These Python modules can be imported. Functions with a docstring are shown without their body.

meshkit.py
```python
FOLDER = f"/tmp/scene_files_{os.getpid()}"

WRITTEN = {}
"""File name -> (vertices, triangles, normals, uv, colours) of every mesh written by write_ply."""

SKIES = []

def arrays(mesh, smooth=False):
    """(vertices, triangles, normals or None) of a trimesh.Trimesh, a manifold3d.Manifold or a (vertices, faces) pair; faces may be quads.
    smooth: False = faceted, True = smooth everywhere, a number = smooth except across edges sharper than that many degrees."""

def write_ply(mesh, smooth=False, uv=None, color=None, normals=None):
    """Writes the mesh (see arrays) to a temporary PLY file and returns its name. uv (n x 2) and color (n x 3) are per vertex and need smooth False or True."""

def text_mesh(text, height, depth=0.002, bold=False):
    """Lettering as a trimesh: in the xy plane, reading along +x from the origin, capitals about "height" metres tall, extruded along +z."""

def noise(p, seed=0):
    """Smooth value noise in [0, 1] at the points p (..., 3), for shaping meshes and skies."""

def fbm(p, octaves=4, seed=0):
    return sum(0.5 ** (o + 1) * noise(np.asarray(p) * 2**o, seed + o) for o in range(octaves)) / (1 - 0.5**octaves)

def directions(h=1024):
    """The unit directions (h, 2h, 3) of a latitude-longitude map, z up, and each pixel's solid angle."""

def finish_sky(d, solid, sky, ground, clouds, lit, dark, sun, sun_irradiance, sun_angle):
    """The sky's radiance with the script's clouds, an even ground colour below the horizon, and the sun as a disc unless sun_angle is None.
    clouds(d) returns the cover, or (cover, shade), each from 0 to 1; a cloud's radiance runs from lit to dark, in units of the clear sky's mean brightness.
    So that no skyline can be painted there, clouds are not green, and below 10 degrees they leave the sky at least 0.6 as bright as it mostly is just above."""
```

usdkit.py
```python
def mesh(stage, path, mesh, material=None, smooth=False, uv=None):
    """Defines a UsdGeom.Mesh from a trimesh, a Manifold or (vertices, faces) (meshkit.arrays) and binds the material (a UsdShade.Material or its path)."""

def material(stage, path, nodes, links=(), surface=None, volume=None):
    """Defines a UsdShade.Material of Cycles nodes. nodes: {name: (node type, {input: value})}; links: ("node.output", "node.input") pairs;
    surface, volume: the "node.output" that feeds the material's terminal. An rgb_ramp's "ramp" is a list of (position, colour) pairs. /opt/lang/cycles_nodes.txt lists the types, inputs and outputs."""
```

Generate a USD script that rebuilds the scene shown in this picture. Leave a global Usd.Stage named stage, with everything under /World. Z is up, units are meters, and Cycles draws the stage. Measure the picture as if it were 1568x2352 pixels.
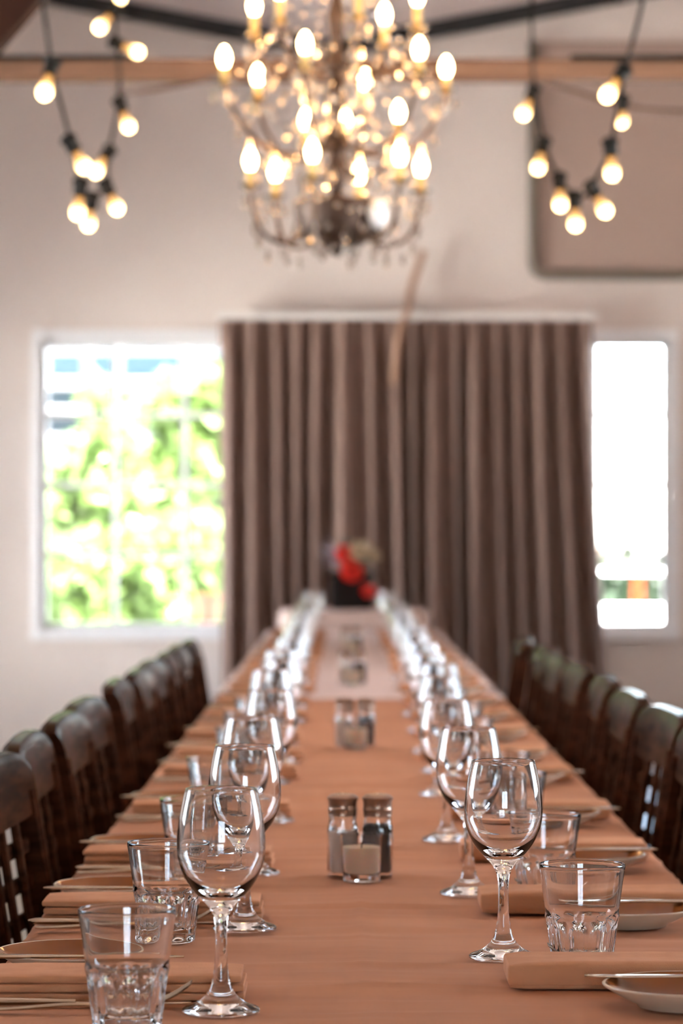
import math, random
import numpy as np, trimesh
import shapely.geometry as sg
from shapely.ops import unary_union
import meshkit, usdkit
from pxr import Usd, UsdGeom, UsdLux, UsdShade, Gf, Vt, Sdf

rnd = random.Random(7)
nrs = np.random.RandomState(11)
stage = Usd.Stage.CreateInMemory()
UsdGeom.SetStageUpAxis(stage, 'Z'); UsdGeom.SetStageMetersPerUnit(stage, 1.0)
UsdGeom.Xform.Define(stage, '/World'); UsdGeom.Scope.Define(stage, '/World/Looks')
PI = math.pi

# ------------------------------------------------------------------ camera, sky, sun, exposure
F = 6750.0                      # focal length in picture pixels (1568 wide)
VX, VY, CAMZ = 795.0, 1257.0, 1.167   # vanishing point of the table's long axis, lens height
cam = UsdGeom.Camera.Define(stage, '/World/camera')
cam.CreateHorizontalApertureAttr(24.0); cam.CreateVerticalApertureAttr(36.0)
cam.CreateFocalLengthAttr(F * 24.0 / 1568.0)
cam.CreateFStopAttr(6.6); cam.CreateFocusDistanceAttr(2.92)
cam.CreateClippingRangeAttr(Gf.Vec2f(0.05, 2000.0))
cam.CreateExposureAttr(2.34)
cam.AddTranslateOp().Set(Gf.Vec3d(0, 0, CAMZ))
cam.AddRotateZOp().Set(math.degrees(math.atan((VX - 784.0) / F)))
cam.AddRotateXOp().Set(90.0 + math.degrees(math.atan((VY - 1176.0) / F)))

usdkit.material(stage, '/World/Looks/sky', {
    'sky': ('sky_texture', {'sky_type': 'multiple_scattering', 'sun_disc': False, 'sun_elevation': math.radians(52), 'sun_rotation': 0.3, 'aerosol_density': 2.0}),
    'tc': ('texture_coordinate', {}),
    'n': ('noise_texture', {'scale': 2.2, 'detail': 5.0}),
    'r': ('rgb_ramp', {'ramp': [(0.35, (0, 0, 0)), (0.62, (1, 1, 1))]}),
    'm': ('mix', {'color2': (9.0, 9.2, 9.6)}),
    'b': ('background_shader', {'strength': 0.30}),
}, [('tc.generated', 'n.vector'), ('n.fac', 'r.fac'), ('r.color', 'm.fac'), ('sky.color', 'm.color1'), ('m.color', 'b.color')], surface='b.background')
dome = UsdLux.DomeLight.Define(stage, '/World/sky_dome')
dome.CreateIntensityAttr(1.0)
UsdShade.MaterialBindingAPI.Apply(dome.GetPrim()).Bind(UsdShade.Material.Get(stage, '/World/Looks/sky'))
sun = UsdLux.DistantLight.Define(stage, '/World/sun')
sun.CreateIntensityAttr(1.0); sun.CreateNormalizeAttr(True); sun.CreateAngleAttr(0.53); sun.CreateColorAttr(Gf.Vec3f(1.0, 0.95, 0.87)); sun.CreateExposureAttr(3.1)
sun.AddRotateZOp().Set(-9.0); sun.AddRotateXOp().Set(25.0)      # from behind the camera, high

# ------------------------------------------------------------------ helpers
def P(px, py, d):
    """The point that picture pixel (px, py) shows at distance d along the room."""
    return np.array([(px - VX) * d / F, d, CAMZ - (py - VY) * d / F])

used = {}
def numbered(path):
    k = used.get(path, -1) + 1
    used[path] = k
    return path if k == 0 else f'{path}_{k:03d}'

def bind(prim, mat):
    UsdShade.MaterialBindingAPI.Apply(prim).Bind(UsdShade.Material.Get(stage, '/World/Looks/' + mat))

def obj(name, mesh, mat, parent=None, smooth=35, label=None, kind=None, normals=None):
    path = numbered((str(parent.GetPath()) if parent else '/World') + '/' + name)
    if normals is not None:
        v, f = mesh
        m = UsdGeom.Mesh.Define(stage, path)
        m.CreatePointsAttr(Vt.Vec3fArray.FromNumpy(np.asarray(v, np.float32)))
        m.CreateFaceVertexCountsAttr(Vt.IntArray.FromNumpy(np.full(len(f), 3, np.int32)))
        m.CreateFaceVertexIndicesAttr(Vt.IntArray.FromNumpy(np.asarray(f, np.int32).ravel()))
        m.CreateSubdivisionSchemeAttr('none')
        m.CreateNormalsAttr(Vt.Vec3fArray.FromNumpy(np.asarray(normals, np.float32))); m.SetNormalsInterpolation('vertex')
        bind(m.GetPrim(), mat)
        p = m.GetPrim()
    else:
        p = usdkit.mesh(stage, path, mesh, '/World/Looks/' + mat, smooth=smooth).GetPrim()
    if label: p.SetCustomDataByKey('label', label)
    if kind: p.SetCustomDataByKey('kind', kind)
    return p

def tag(p, label, cat, group=None, kind=None):
    p.SetCustomDataByKey('label', label); p.SetCustomDataByKey('category', cat)
    if group: p.SetCustomDataByKey('group', group)
    if kind: p.SetCustomDataByKey('kind', kind)
    return p

def thing(name, label, cat, loc=(0, 0, 0), rz=0.0, group=None):
    x = UsdGeom.Xform.Define(stage, numbered('/World/' + name))
    x.AddTranslateOp().Set(Gf.Vec3d(*map(float, loc))); x.AddRotateZOp().Set(float(rz))
    return tag(x.GetPrim(), label, cat, group)

def dup(root, loc, rz, label, group=None):
    base = root.GetName(); base = base[:-4] if base[-4] == '_' and base[-3:].isdigit() else base
    was = root.GetCustomData()
    r = thing(base, label, was['category'], loc, rz, group or was.get('group'))
    r.GetReferences().AddInternalReference(root.GetPath()); r.SetInstanceable(True)
    return r

class Kind:
    """The first of a kind is built with its parts; every further one refers to it."""
    def __init__(self, make): self.make, self.first = make, None
    def put(self, loc, rz, label, group=None):
        if self.first is None:
            self.first = self.make(loc, rz, label, group); return self.first
        return dup(self.first, loc, rz, label, group)

def struct(name, mesh, mat, label=None, smooth=False):
    p = obj(name, mesh, mat, smooth=smooth, kind='structure')
    if label: p.SetCustomDataByKey('label', label)
    return p

def cat(*ms): return trimesh.util.concatenate([m for m in ms if m is not None])

def bbox(lo, hi, b=0.003):
    """A box from lo to hi with chamfered edges."""
    lo, hi = np.asarray(lo, float), np.asarray(hi, float)
    b = min(b, *(0.45 * (hi - lo)))
    pts = []
    for c in np.ndindex(2, 2, 2):
        corner = np.where(np.array(c) == 1, hi, lo); s = np.where(np.array(c) == 1, -1, 1)
        for k in range(3):
            q = corner + s * b; q[k] = corner[k]; pts.append(q)
    return trimesh.convex.convex_hull(np.array(pts))

def beam(a, b, w, h, up=(0, 0, 1), ch=0.004):
    """A chamfered bar from a to b, w wide and h tall."""
    a, b = np.asarray(a, float), np.asarray(b, float)
    t = b - a; L = np.linalg.norm(t); t /= L
    s = np.cross(t, up); s /= np.linalg.norm(s); u = np.cross(s, t)
    m = bbox((0, -w / 2, -h / 2), (L, w / 2, h / 2), ch)
    M = np.eye(4); M[:3, 0], M[:3, 1], M[:3, 2], M[:3, 3] = t, s, u, a
    m.apply_transform(M); return m

def smooth_path(pts, n):
    from scipy.interpolate import CubicSpline, PchipInterpolator
    pts = np.asarray(pts, float)
    t = np.r_[0, np.cumsum(np.linalg.norm(np.diff(pts, axis=0), axis=1))]
    return CubicSpline(t, pts)(np.linspace(0, t[-1], n))

def sweep(pts, ra, rb=None, sides=8, up=(0, 0, 1), cap=True, power=1.0):
    """An elliptical tube along pts; ra is the half width across, rb the half height."""
    p = np.asarray(pts, float); n = len(p)
    ra = np.broadcast_to(ra, n).astype(float); rb = ra if rb is None else np.broadcast_to(rb, n).astype(float)
    t = np.gradient(p, axis=0); t /= np.linalg.norm(t, axis=1, keepdims=True) + 1e-12
    a = np.zeros_like(p)
    u0 = np.asarray(up, float)
    s = np.cross(t[0], u0)
    if np.linalg.norm(s) < 1e-3: s = np.cross(t[0], [1.0, 0.1, 0])
    s /= np.linalg.norm(s)
    for i in range(n):
        s = s - t[i] * np.dot(s, t[i]); s /= np.linalg.norm(s); a[i] = s
    b = np.cross(a, t)
    th = np.arange(sides) * 2 * PI / sides
    c, d = np.cos(th), np.sin(th)
    c = np.sign(c) * np.abs(c) ** power; d = np.sign(d) * np.abs(d) ** power
    v = p[:, None] + ra[:, None, None] * c[None, :, None] * a[:, None] + rb[:, None, None] * d[None, :, None] * b[:, None]
    v = v.reshape(-1, 3)
    i, j = np.meshgrid(np.arange(n - 1), np.arange(sides), indexing='ij')
    q = np.stack([i * sides + j, i * sides + (j + 1) % sides, (i + 1) * sides + (j + 1) % sides, (i + 1) * sides + j], -1).reshape(-1, 4)
    f = np.vstack([q[:, [0, 1, 2]], q[:, [0, 2, 3]]])
    if cap:
        v = np.vstack([v, p[:1], p[-1:]]); k = n * sides
        j = np.arange(sides)
        f = np.vstack([f, np.stack([np.full(sides, k), (j + 1) % sides, j], 1), np.stack([np.full(sides, k + 1), (n - 1) * sides + j, (n - 1) * sides + (j + 1) % sides], 1)])
    m = trimesh.Trimesh(v, f, process=False)
    if m.volume < 0: m.invert()
    return m

def tube(pts, r, sides=8): return sweep(pts, r, None, sides)

def lathe_raw(prof, n=48):
    """Rings of a closed profile (r, z); rings with r = 0 collapse to one point."""
    prof = np.asarray(prof, float); th = np.arange(n) * 2 * PI / n
    v, rings = [], []
    for r, z in prof:
        if r < 1e-7:
            rings.append([len(v)] * n); v.append((0, 0, z))
        else:
            rings.append(list(range(len(v), len(v) + n))); v += [(r * math.cos(a), r * math.sin(a), z) for a in th]
    f, own = [], []
    for i in range(len(prof) - 1):
        A, B = rings[i], rings[i + 1]
        for j in range(n):
            k = (j + 1) % n
            if A[j] != A[k]: f.append((A[j], A[k], B[k])); own.append(i)
            if B[j] != B[k]: f.append((A[j], B[k], B[j])); own.append(i)
    return np.array(v), np.array(f), np.array(own)

def lathe(prof, n=32):
    v, f, _ = lathe_raw(prof, n)
    return trimesh.Trimesh(v, f, process=False)

def vnormals(v, f):
    nn = np.zeros_like(v); fc = np.cross(v[f[:, 1]] - v[f[:, 0]], v[f[:, 2]] - v[f[:, 0]])
    for k in range(3): np.add.at(nn, f[:, k], fc)
    return nn / np.maximum(np.linalg.norm(nn, axis=1, keepdims=True), 1e-12)

def piece(v, f, nn, keep):
    """The faces that keep selects, as their own mesh with the whole surface's normals."""
    g = f[keep]; ids, inv = np.unique(g, return_inverse=True)
    return (v[ids], inv.reshape(-1, 3)), nn[ids]

def moved(m, loc=(0, 0, 0), rz=0.0, rx=0.0, ry=0.0, s=1.0):
    m = m.copy()
    T = trimesh.transformations
    M = T.translation_matrix(loc) @ T.rotation_matrix(rz, (0, 0, 1)) @ T.rotation_matrix(ry, (0, 1, 0)) @ T.rotation_matrix(rx, (1, 0, 0)) @ np.diag([s, s, s, 1.0])
    m.apply_transform(M); return m

def grid(nu, nv, fn):
    """A sheet: fn(u, v) -> (..., 3) on a nu x nv grid of the unit square."""
    u, v = np.meshgrid(np.linspace(0, 1, nu), np.linspace(0, 1, nv), indexing='ij')
    p = fn(u, v).reshape(-1, 3)
    i, j = np.meshgrid(np.arange(nu - 1), np.arange(nv - 1), indexing='ij')
    q = np.stack([i * nv + j, (i + 1) * nv + j, (i + 1) * nv + j + 1, i * nv + j + 1], -1).reshape(-1, 4)
    return trimesh.Trimesh(p, np.vstack([q[:, [0, 1, 2]], q[:, [0, 2, 3]]]), process=False)

def thick(m, t):
    """Gives a sheet a thickness t (inwards along its normals)."""
    v, f = np.array(m.vertices), np.array(m.faces)
    nn = vnormals(v, f); k = len(v)
    e = np.sort(np.vstack([f[:, [0, 1]], f[:, [1, 2]], f[:, [2, 0]]]), axis=1)
    d = np.vstack([f[:, [0, 1]], f[:, [1, 2]], f[:, [2, 0]]])
    uq, idx, cnt = np.unique(e, axis=0, return_index=True, return_counts=True)
    b = d[idx[cnt == 1]]
    side = np.vstack([np.stack([b[:, 1], b[:, 0], b[:, 0] + k], 1), np.stack([b[:, 1], b[:, 0] + k, b[:, 1] + k], 1)])
    return trimesh.Trimesh(np.vstack([v, v - nn * t]), np.vstack([f, f[:, ::-1] + k, side]), process=False)

# ------------------------------------------------------------------ materials
def prin(name, col, rough=0.5, **kw):
    usdkit.material(stage, '/World/Looks/' + name, {'p': ('principled_bsdf', {'base_color': col, 'roughness': rough, **kw})}, surface='p.BSDF')

def noisy(name, c1, c2, scale=8.0, rough=0.5, stretch=(1, 1, 1), bump=0.0, bscale=40.0, detail=4.0, coord='object', lo=0.35, hi=0.65, **kw):
    nodes = {'tc': ('texture_coordinate', {}), 'g': ('geometry', {}), 'mp': ('mapping', {'scale': stretch}),
             'n': ('noise_texture', {'scale': scale, 'detail': detail}),
             'r': ('rgb_ramp', {'ramp': [(lo, c1), (hi, c2)]}),
             'p': ('principled_bsdf', {'roughness': rough, **kw})}
    links = [('g.position' if coord == 'world' else 'tc.object', 'mp.vector'), ('mp.vector', 'n.vector'), ('n.fac', 'r.fac'), ('r.color', 'p.base_color')]
    if bump:
        nodes['bn'] = ('noise_texture', {'scale': bscale, 'detail': 3.0}); nodes['bp'] = ('bump', {'strength': bump, 'distance': 0.01})
        links += [('mp.vector', 'bn.vector'), ('bn.fac', 'bp.height'), ('bp.normal', 'p.normal')]
    usdkit.material(stage, '/World/Looks/' + name, nodes, links, surface='p.BSDF')

def lamp(name, col, strength):
    usdkit.material(stage, '/World/Looks/' + name, {'e': ('emission', {'color': col, 'strength': strength})}, surface='e.emission')

noisy('wall_paint', (0.73, 0.645, 0.60), (0.77, 0.685, 0.64), scale=1.2, rough=0.75, coord='world', bump=0.05, bscale=30)
noisy('ceiling_paint', (0.62, 0.52, 0.50), (0.66, 0.56, 0.54), scale=1.0, rough=0.8, coord='world')
noisy('floor_wood', (0.10, 0.055, 0.03), (0.18, 0.10, 0.055), scale=3.0, rough=0.35, stretch=(6, 0.6, 1), coord='world')
prin('white_paint', (0.88, 0.88, 0.90), 0.4)
prin('white_track', (0.82, 0.80, 0.78), 0.35)
noisy('curtain_cloth', (0.185, 0.113, 0.088), (0.23, 0.143, 0.111), scale=60, rough=0.8, stretch=(1, 1, 0.2), sheen_weight=0.15)
noisy('lamplit_cream_cloth', (0.425, 0.175, 0.080), (0.48, 0.205, 0.098), scale=5, rough=0.75, stretch=(0.6, 3.0, 1), bump=0.12, bscale=900, coord='world')  # warm lamplight is mixed into the cream base colour
noisy('white_cloth', (0.64, 0.48, 0.43), (0.69, 0.53, 0.475), scale=5, rough=0.75, stretch=(0.6, 3.0, 1), coord='world')
noisy('lamplit_napkin_cloth', (0.53, 0.240, 0.115), (0.58, 0.272, 0.135), scale=40, rough=0.8, bump=0.1, bscale=600)  # base colour carries the warm lamplight that falls on the napkins
noisy('dark_wood', (0.015, 0.0055, 0.003), (0.042, 0.0145, 0.007), scale=9, rough=0.22, stretch=(1, 1, 6), specular_ior_level=0.0025)
noisy('table_wood', (0.14, 0.08, 0.045), (0.20, 0.12, 0.07), scale=6, rough=0.4, stretch=(1, 0.15, 1))
noisy('beam_wood', (0.125, 0.060, 0.032), (0.185, 0.092, 0.050), scale=5, rough=0.6, stretch=(0.3, 4, 4), coord='world')
noisy('brace_wood', (0.020, 0.007, 0.0045), (0.032, 0.012, 0.008), scale=5, rough=0.75, specular_ior_level=0.1, stretch=(2, 2, 2))
prin('black_steel', (0.012, 0.012, 0.014), 0.45)
prin('black_rubber', (0.008, 0.007, 0.006), 0.6, specular_ior_level=0.15)
prin('brown_cable', (0.10, 0.06, 0.045), 0.6)
prin('cord_tan', (0.40, 0.24, 0.16), 0.8)
prin('olive_paint', (0.16, 0.135, 0.105), 0.5)
prin('screen_board', (0.44, 0.325, 0.275), 0.8)
prin('steel', (0.46, 0.375, 0.28), 0.14, metallic=1.0)
prin('cork_metal', (0.36, 0.25, 0.19), 0.32, metallic=1.0)
prin('bronze', (0.085, 0.048, 0.028), 0.4, metallic=0.7)
prin('bronze_dark', (0.055, 0.032, 0.022), 0.45, metallic=0.5)
prin('ivory_sleeve', (0.62, 0.42, 0.14), 0.5)
prin('porcelain', (0.78, 0.84, 0.92), 0.12, coat_weight=1.0)
prin('cream_glaze', (0.56, 0.43, 0.31), 0.2, coat_weight=0.3)
prin('warm_shade_glaze', (0.25, 0.085, 0.024), 0.08, specular_ior_level=0.10)  # white ware; the brown stands in for warm light and shade inside
prin('wax', (0.74, 0.54, 0.37), 0.5, subsurface_weight=0.3, subsurface_scale=0.01)
prin('salt', (0.74, 0.55, 0.43), 0.8)
noisy('pepper', (0.010, 0.006, 0.004), (0.045, 0.026, 0.016), scale=700, rough=0.8)
usdkit.material(stage, '/World/Looks/glass', {'p': ('glass_bsdf', {'color': (0.985, 0.985, 0.985), 'roughness': 0.0, 'IOR': 1.5})}, surface='p.BSDF')
usdkit.material(stage, '/World/Looks/crystal', {'p': ('glass_bsdf', {'color': (0.99, 0.97, 0.94), 'roughness': 0.0, 'IOR': 1.6})}, surface='p.BSDF')
usdkit.material(stage, '/World/Looks/pane', {'t': ('transparent_bsdf', {'color': (0.97, 0.98, 0.98)}), 'g': ('glossy_bsdf', {'color': (1, 1, 1), 'roughness': 0.0}), 'f': ('fresnel', {'IOR': 1.5}), 'm': ('mix_closure', {})},
                [('f.fac', 'm.fac'), ('t.BSDF', 'm.closure1'), ('g.BSDF', 'm.closure2')], surface='m.closure')
lamp('candle_glow', (1.0, 0.54, 0.20), 16.0)
usdkit.material(stage, '/World/Looks/globe_glow', {   # brighter round the filament at the bulb's far end, amber at its neck
    'tc': ('attribute', {'attribute': 'along'}), 'r': ('rgb_ramp', {'ramp': [(0.0, (0.030, 0.012, 0.002)), (0.40, (0.085, 0.045, 0.016)), (0.62, (0.5, 0.30, 0.12)), (0.8, (1.0, 0.62, 0.27)), (1.0, (1.0, 0.62, 0.27))]}),
    'e': ('emission', {'strength': 4.0})}, [('tc.fac', 'r.fac'), ('r.color', 'e.color')], surface='e.emission')
def leaf(name, c1, c2):
    usdkit.material(stage, '/World/Looks/' + name, {
        'g': ('geometry', {}), 'r': ('rgb_ramp', {'ramp': [(0.0, c1), (1.0, c2)]}),
        'd': ('principled_bsdf', {'roughness': 0.45}), 't': ('translucent_bsdf', {}), 'm': ('mix_closure', {'fac': 0.35})},
        [('g.random_per_island', 'r.fac'), ('r.color', 'd.base_color'), ('r.color', 't.color'), ('d.BSDF', 'm.closure1'), ('t.BSDF', 'm.closure2')], surface='m.closure')
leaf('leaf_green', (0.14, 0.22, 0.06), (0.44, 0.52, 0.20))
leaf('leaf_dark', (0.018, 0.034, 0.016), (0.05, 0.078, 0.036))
prin('petal_red', (0.75, 0.035, 0.02), 0.5)
prin('petal_cream', (0.62, 0.50, 0.34), 0.6)
prin('leaf_silver', (0.42, 0.38, 0.42), 0.6)
prin('pot_dark', (0.008, 0.005, 0.004), 0.7, specular_ior_level=0.15)
noisy('bark', (0.10, 0.07, 0.045), (0.2, 0.14, 0.09), scale=14, rough=0.9)
noisy('paving', (0.48, 0.475, 0.46), (0.58, 0.575, 0.56), scale=2, rough=0.9, coord='world')
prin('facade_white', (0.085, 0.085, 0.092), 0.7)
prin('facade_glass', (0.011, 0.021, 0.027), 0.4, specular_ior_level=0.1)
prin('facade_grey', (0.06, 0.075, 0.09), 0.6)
prin('terracotta', (0.26, 0.09, 0.05), 0.8)
prin('orange_canvas', (0.115, 0.017, 0.0035), 0.85, specular_ior_level=0.1)

# ------------------------------------------------------------------ room shell
XL, XR, YF, YB, TH = -3.0, 3.3, -3.0, 16.9, 0.2
VAL, ZV, SL = (760 - VX) / 400.0, CAMZ + (1257 - 92) / 400.0, 0.19     # the ceiling's valley
def zc(x): return ZV + SL * abs(x - VAL)

def wall_poly(a0, a1, holes, top):
    """A wall's outline: from a0 to a1, up to top(a), less the holes (a0, a1, z0, z1)."""
    s = np.linspace(a0, a1, 41)
    p = sg.Polygon([(a0, 0), (a1, 0)] + [(x, top(x)) for x in s[::-1]])
    for h in holes: p = p.difference(sg.box(h[0], h[2], h[1], h[3]))
    return p
def ext_y(p, y0, t):     # polygon in (x, z), thickness along y
    m = trimesh.creation.extrude_polygon(p, t); v = np.array(m.vertices)
    m = trimesh.Trimesh(np.stack([v[:, 0], y0 + t - v[:, 2], v[:, 1]], 1), m.faces, process=False)
    return m
def ext_x(p, x0, t):     # polygon in (y, z), thickness along x
    m = trimesh.creation.extrude_polygon(p, t); v = np.array(m.vertices)
    return trimesh.Trimesh(np.stack([x0 + v[:, 2], v[:, 0], v[:, 1]], 1), m.faces, process=False)

WZ0, WZ1 = 0.69, 2.365
W1 = (-1.755, -0.515); W2 = (0.615, 1.855)
struct('floor', bbox((XL, YF, -0.12), (XR, YB, 0.0), 0.001), 'floor_wood', 'dark timber floor under the long table')
struct('wall_back', ext_y(wall_poly(XL - TH, XR + TH, [W1 + (WZ0, WZ1), W2 + (WZ0, WZ1)], zc), YB, TH), 'wall_paint', 'pale plaster end wall with two windows')
SW = [(4.0, 6.4, 1.0, 2.55), (7.2, 9.4, 1.0, 2.55), (14.2, 16.2, 0.06, 2.30)]     # left side: two windows and a glazed door by the end wall
SWR = [(4.0, 6.4, 1.0, 2.55), (7.2, 9.4, 1.0, 2.55)]
SWF = [(-0.6, 1.2, 0.9, 2.3)]  # window behind the camera, added to light the faces turned towards it
struct('wall_left', ext_x(wall_poly(YF - TH, YB, SW, lambda y: zc(XL)), XL - TH, TH), 'wall_paint')
struct('wall_right', ext_x(wall_poly(YF - TH, YB, SWR, lambda y: zc(XR)), XR, TH), 'wall_paint')
struct('wall_front', ext_y(wall_poly(XL, XR, SWF, zc), YF - TH, TH), 'wall_paint')
cl = cat(*[trimesh.convex.convex_hull(np.array([(x, y, z + dz) for x, z in ((VAL, ZV), (xe, zc(xe))) for y in (YF - 0.9, YB + 0.35) for dz in (0.0, 0.14)])) for xe in (XL - 1.0, XR + 1.0)])
struct('ceiling', cl, 'ceiling_paint', 'pinkish sloping ceiling above the dark trim')
for k, xe in enumerate((XL, XR)):
    a, b = np.array([VAL, YB - 0.03, ZV - 0.045]), np.array([xe, YB - 0.03, zc(xe) - 0.045])
    struct(f'trim_{k + 1}', beam(a, b, 0.06, 0.105), 'black_steel', ('left', 'right')[k] + ' half of the dark trim rising in a V along the ceiling')

def bar_window(n, x0, x1, label):
    """One of the two end-wall windows: casing, sash, bars and one pane per light."""
    w = thing(f'window_{n}', label, 'window', (0, 0, 0)); w.SetCustomDataByKey('kind', 'structure')
    c, y0 = 0.055, YB - 0.02
    for lo, hi in (((x0 - c, y0, WZ1), (x1 + c, YB + 0.06, WZ1 + c)), ((x0 - c, y0 - 0.03, WZ0 - c), (x1 + c, YB + 0.06, WZ0)),
                   ((x0 - c, y0, WZ0), (x0, YB + 0.06, WZ1)), ((x1, y0, WZ0), (x1 + c, YB + 0.06, WZ1))):
        obj('casing', bbox(lo, hi, 0.006), 'white_paint', w)
    yb = YB + 0.05
    for lo, hi in (((x0, yb, WZ1 - 0.04), (x1, yb + 0.04, WZ1)), ((x0, yb, WZ0), (x1, yb + 0.04, WZ0 + 0.04)), ((x0, yb, WZ0 + 0.04), (x0 + 0.03, yb + 0.04, WZ1 - 0.04)), ((x1 - 0.03, yb, WZ0 + 0.04), (x1, yb + 0.04, WZ1 - 0.04))):
        obj('sash_rail', bbox(lo, hi, 0.004), 'white_paint', w)
    gx = np.linspace(x0 + 0.02, x1 - 0.02, 4); gz = np.linspace(WZ0 + 0.03, WZ1 - 0.03, 5)
    for x in gx[1:-1]: obj('glazing_bar', bbox((x - 0.014, yb, WZ0 + 0.04), (x + 0.014, yb + 0.035, WZ1 - 0.04), 0.004), 'white_paint', w)
    for z in gz[1:-1]: obj('glazing_bar', bbox((x0 + 0.03, yb + 0.002, z - 0.014), (x1 - 0.03, yb + 0.033, z + 0.014), 0.004), 'white_paint', w)
    for i in range(3):
        for j in range(4):
            obj('pane', bbox((gx[i] + 0.012, yb + 0.016, gz[j] + 0.012), (gx[i + 1] - 0.012, yb + 0.020, gz[j + 1] - 0.012), 0.0005), 'pane', w)
    return w
bar_window(1, W1[0], W1[1], 'white small-paned window with green foliage outside, left of the curtain')
bar_window(2, W2[0], W2[1], 'white small-paned window glaring bright, right of the curtain')

def plain_window(n, axis, at, a0, a1, z0, z1):
    """A side or front window: frame, one upright, one pane."""
    w = thing(f'window_{n}', 'white framed window outside the picture', 'window'); w.SetCustomDataByKey('kind', 'structure')
    def bx(p0, p1, q0, q1, d0, d1):
        lo, hi = (((at + d0, p0, q0), (at + d1, p1, q1)) if axis == 'x' else ((p0, at + d0, q0), (p1, at + d1, q1)))
        return bbox(lo, hi, 0.004)
    mid = (a0 + a1) / 2
    fr = cat(bx(a0, a1, z1 - 0.06, z1, .07, .13), bx(a0, a1, z0, z0 + 0.06, .07, .13), bx(a0, a0 + 0.06, z0 + .06, z1 - .06, .07, .13), bx(a1 - 0.06, a1, z0 + .06, z1 - .06, .07, .13))
    obj('frame', fr, 'white_paint', w); obj('mullion', bx(mid - .03, mid + .03, z0 + .06, z1 - .06, .072, .128), 'white_paint', w)
    for p0, p1 in ((a0 + .05, mid - .02), (mid + .02, a1 - .05)): obj('pane', bx(p0, p1, z0 + .05, z1 - .05, .098, .102), 'pane', w)
n = 3
for h in SW: plain_window(n, 'x', XL - TH, *h); n += 1
for h in SWR: plain_window(n, 'x', XR, *h); n += 1
for h in SWF: plain_window(n, 'y', YF - TH, *h); n += 1

# framed board high on the end wall, right
sx0, sz0, sz1, sx1 = (1224 - VX) / 400, CAMZ + (1257 - 632) / 400, 4.08, 2.75
t = thing('wall_screen', 'large brownish board with rounded olive frame high on the right wall', 'screen', (0, 0, 0))
obj('board', bbox((sx0, YB - 0.02, sz0), (sx1, YB - 0.001, sz1), 0.004), 'screen_board', t)
pts = [(sx0, sz1), (sx0, sz0 + 0.07)] + [(sx0 + 0.07 - 0.07 * math.cos(a), sz0 + 0.07 - 0.07 * math.sin(a)) for a in np.linspace(0.2, PI / 2 - 0.2, 6)] + [(sx0 + 0.07, sz0), (sx1, sz0), ]
obj('frame', sweep([(x, YB - 0.035, z) for x, z in pts], 0.028, 0.028, 10, up=(0, 1, 0)), 'olive_paint', t)

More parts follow.
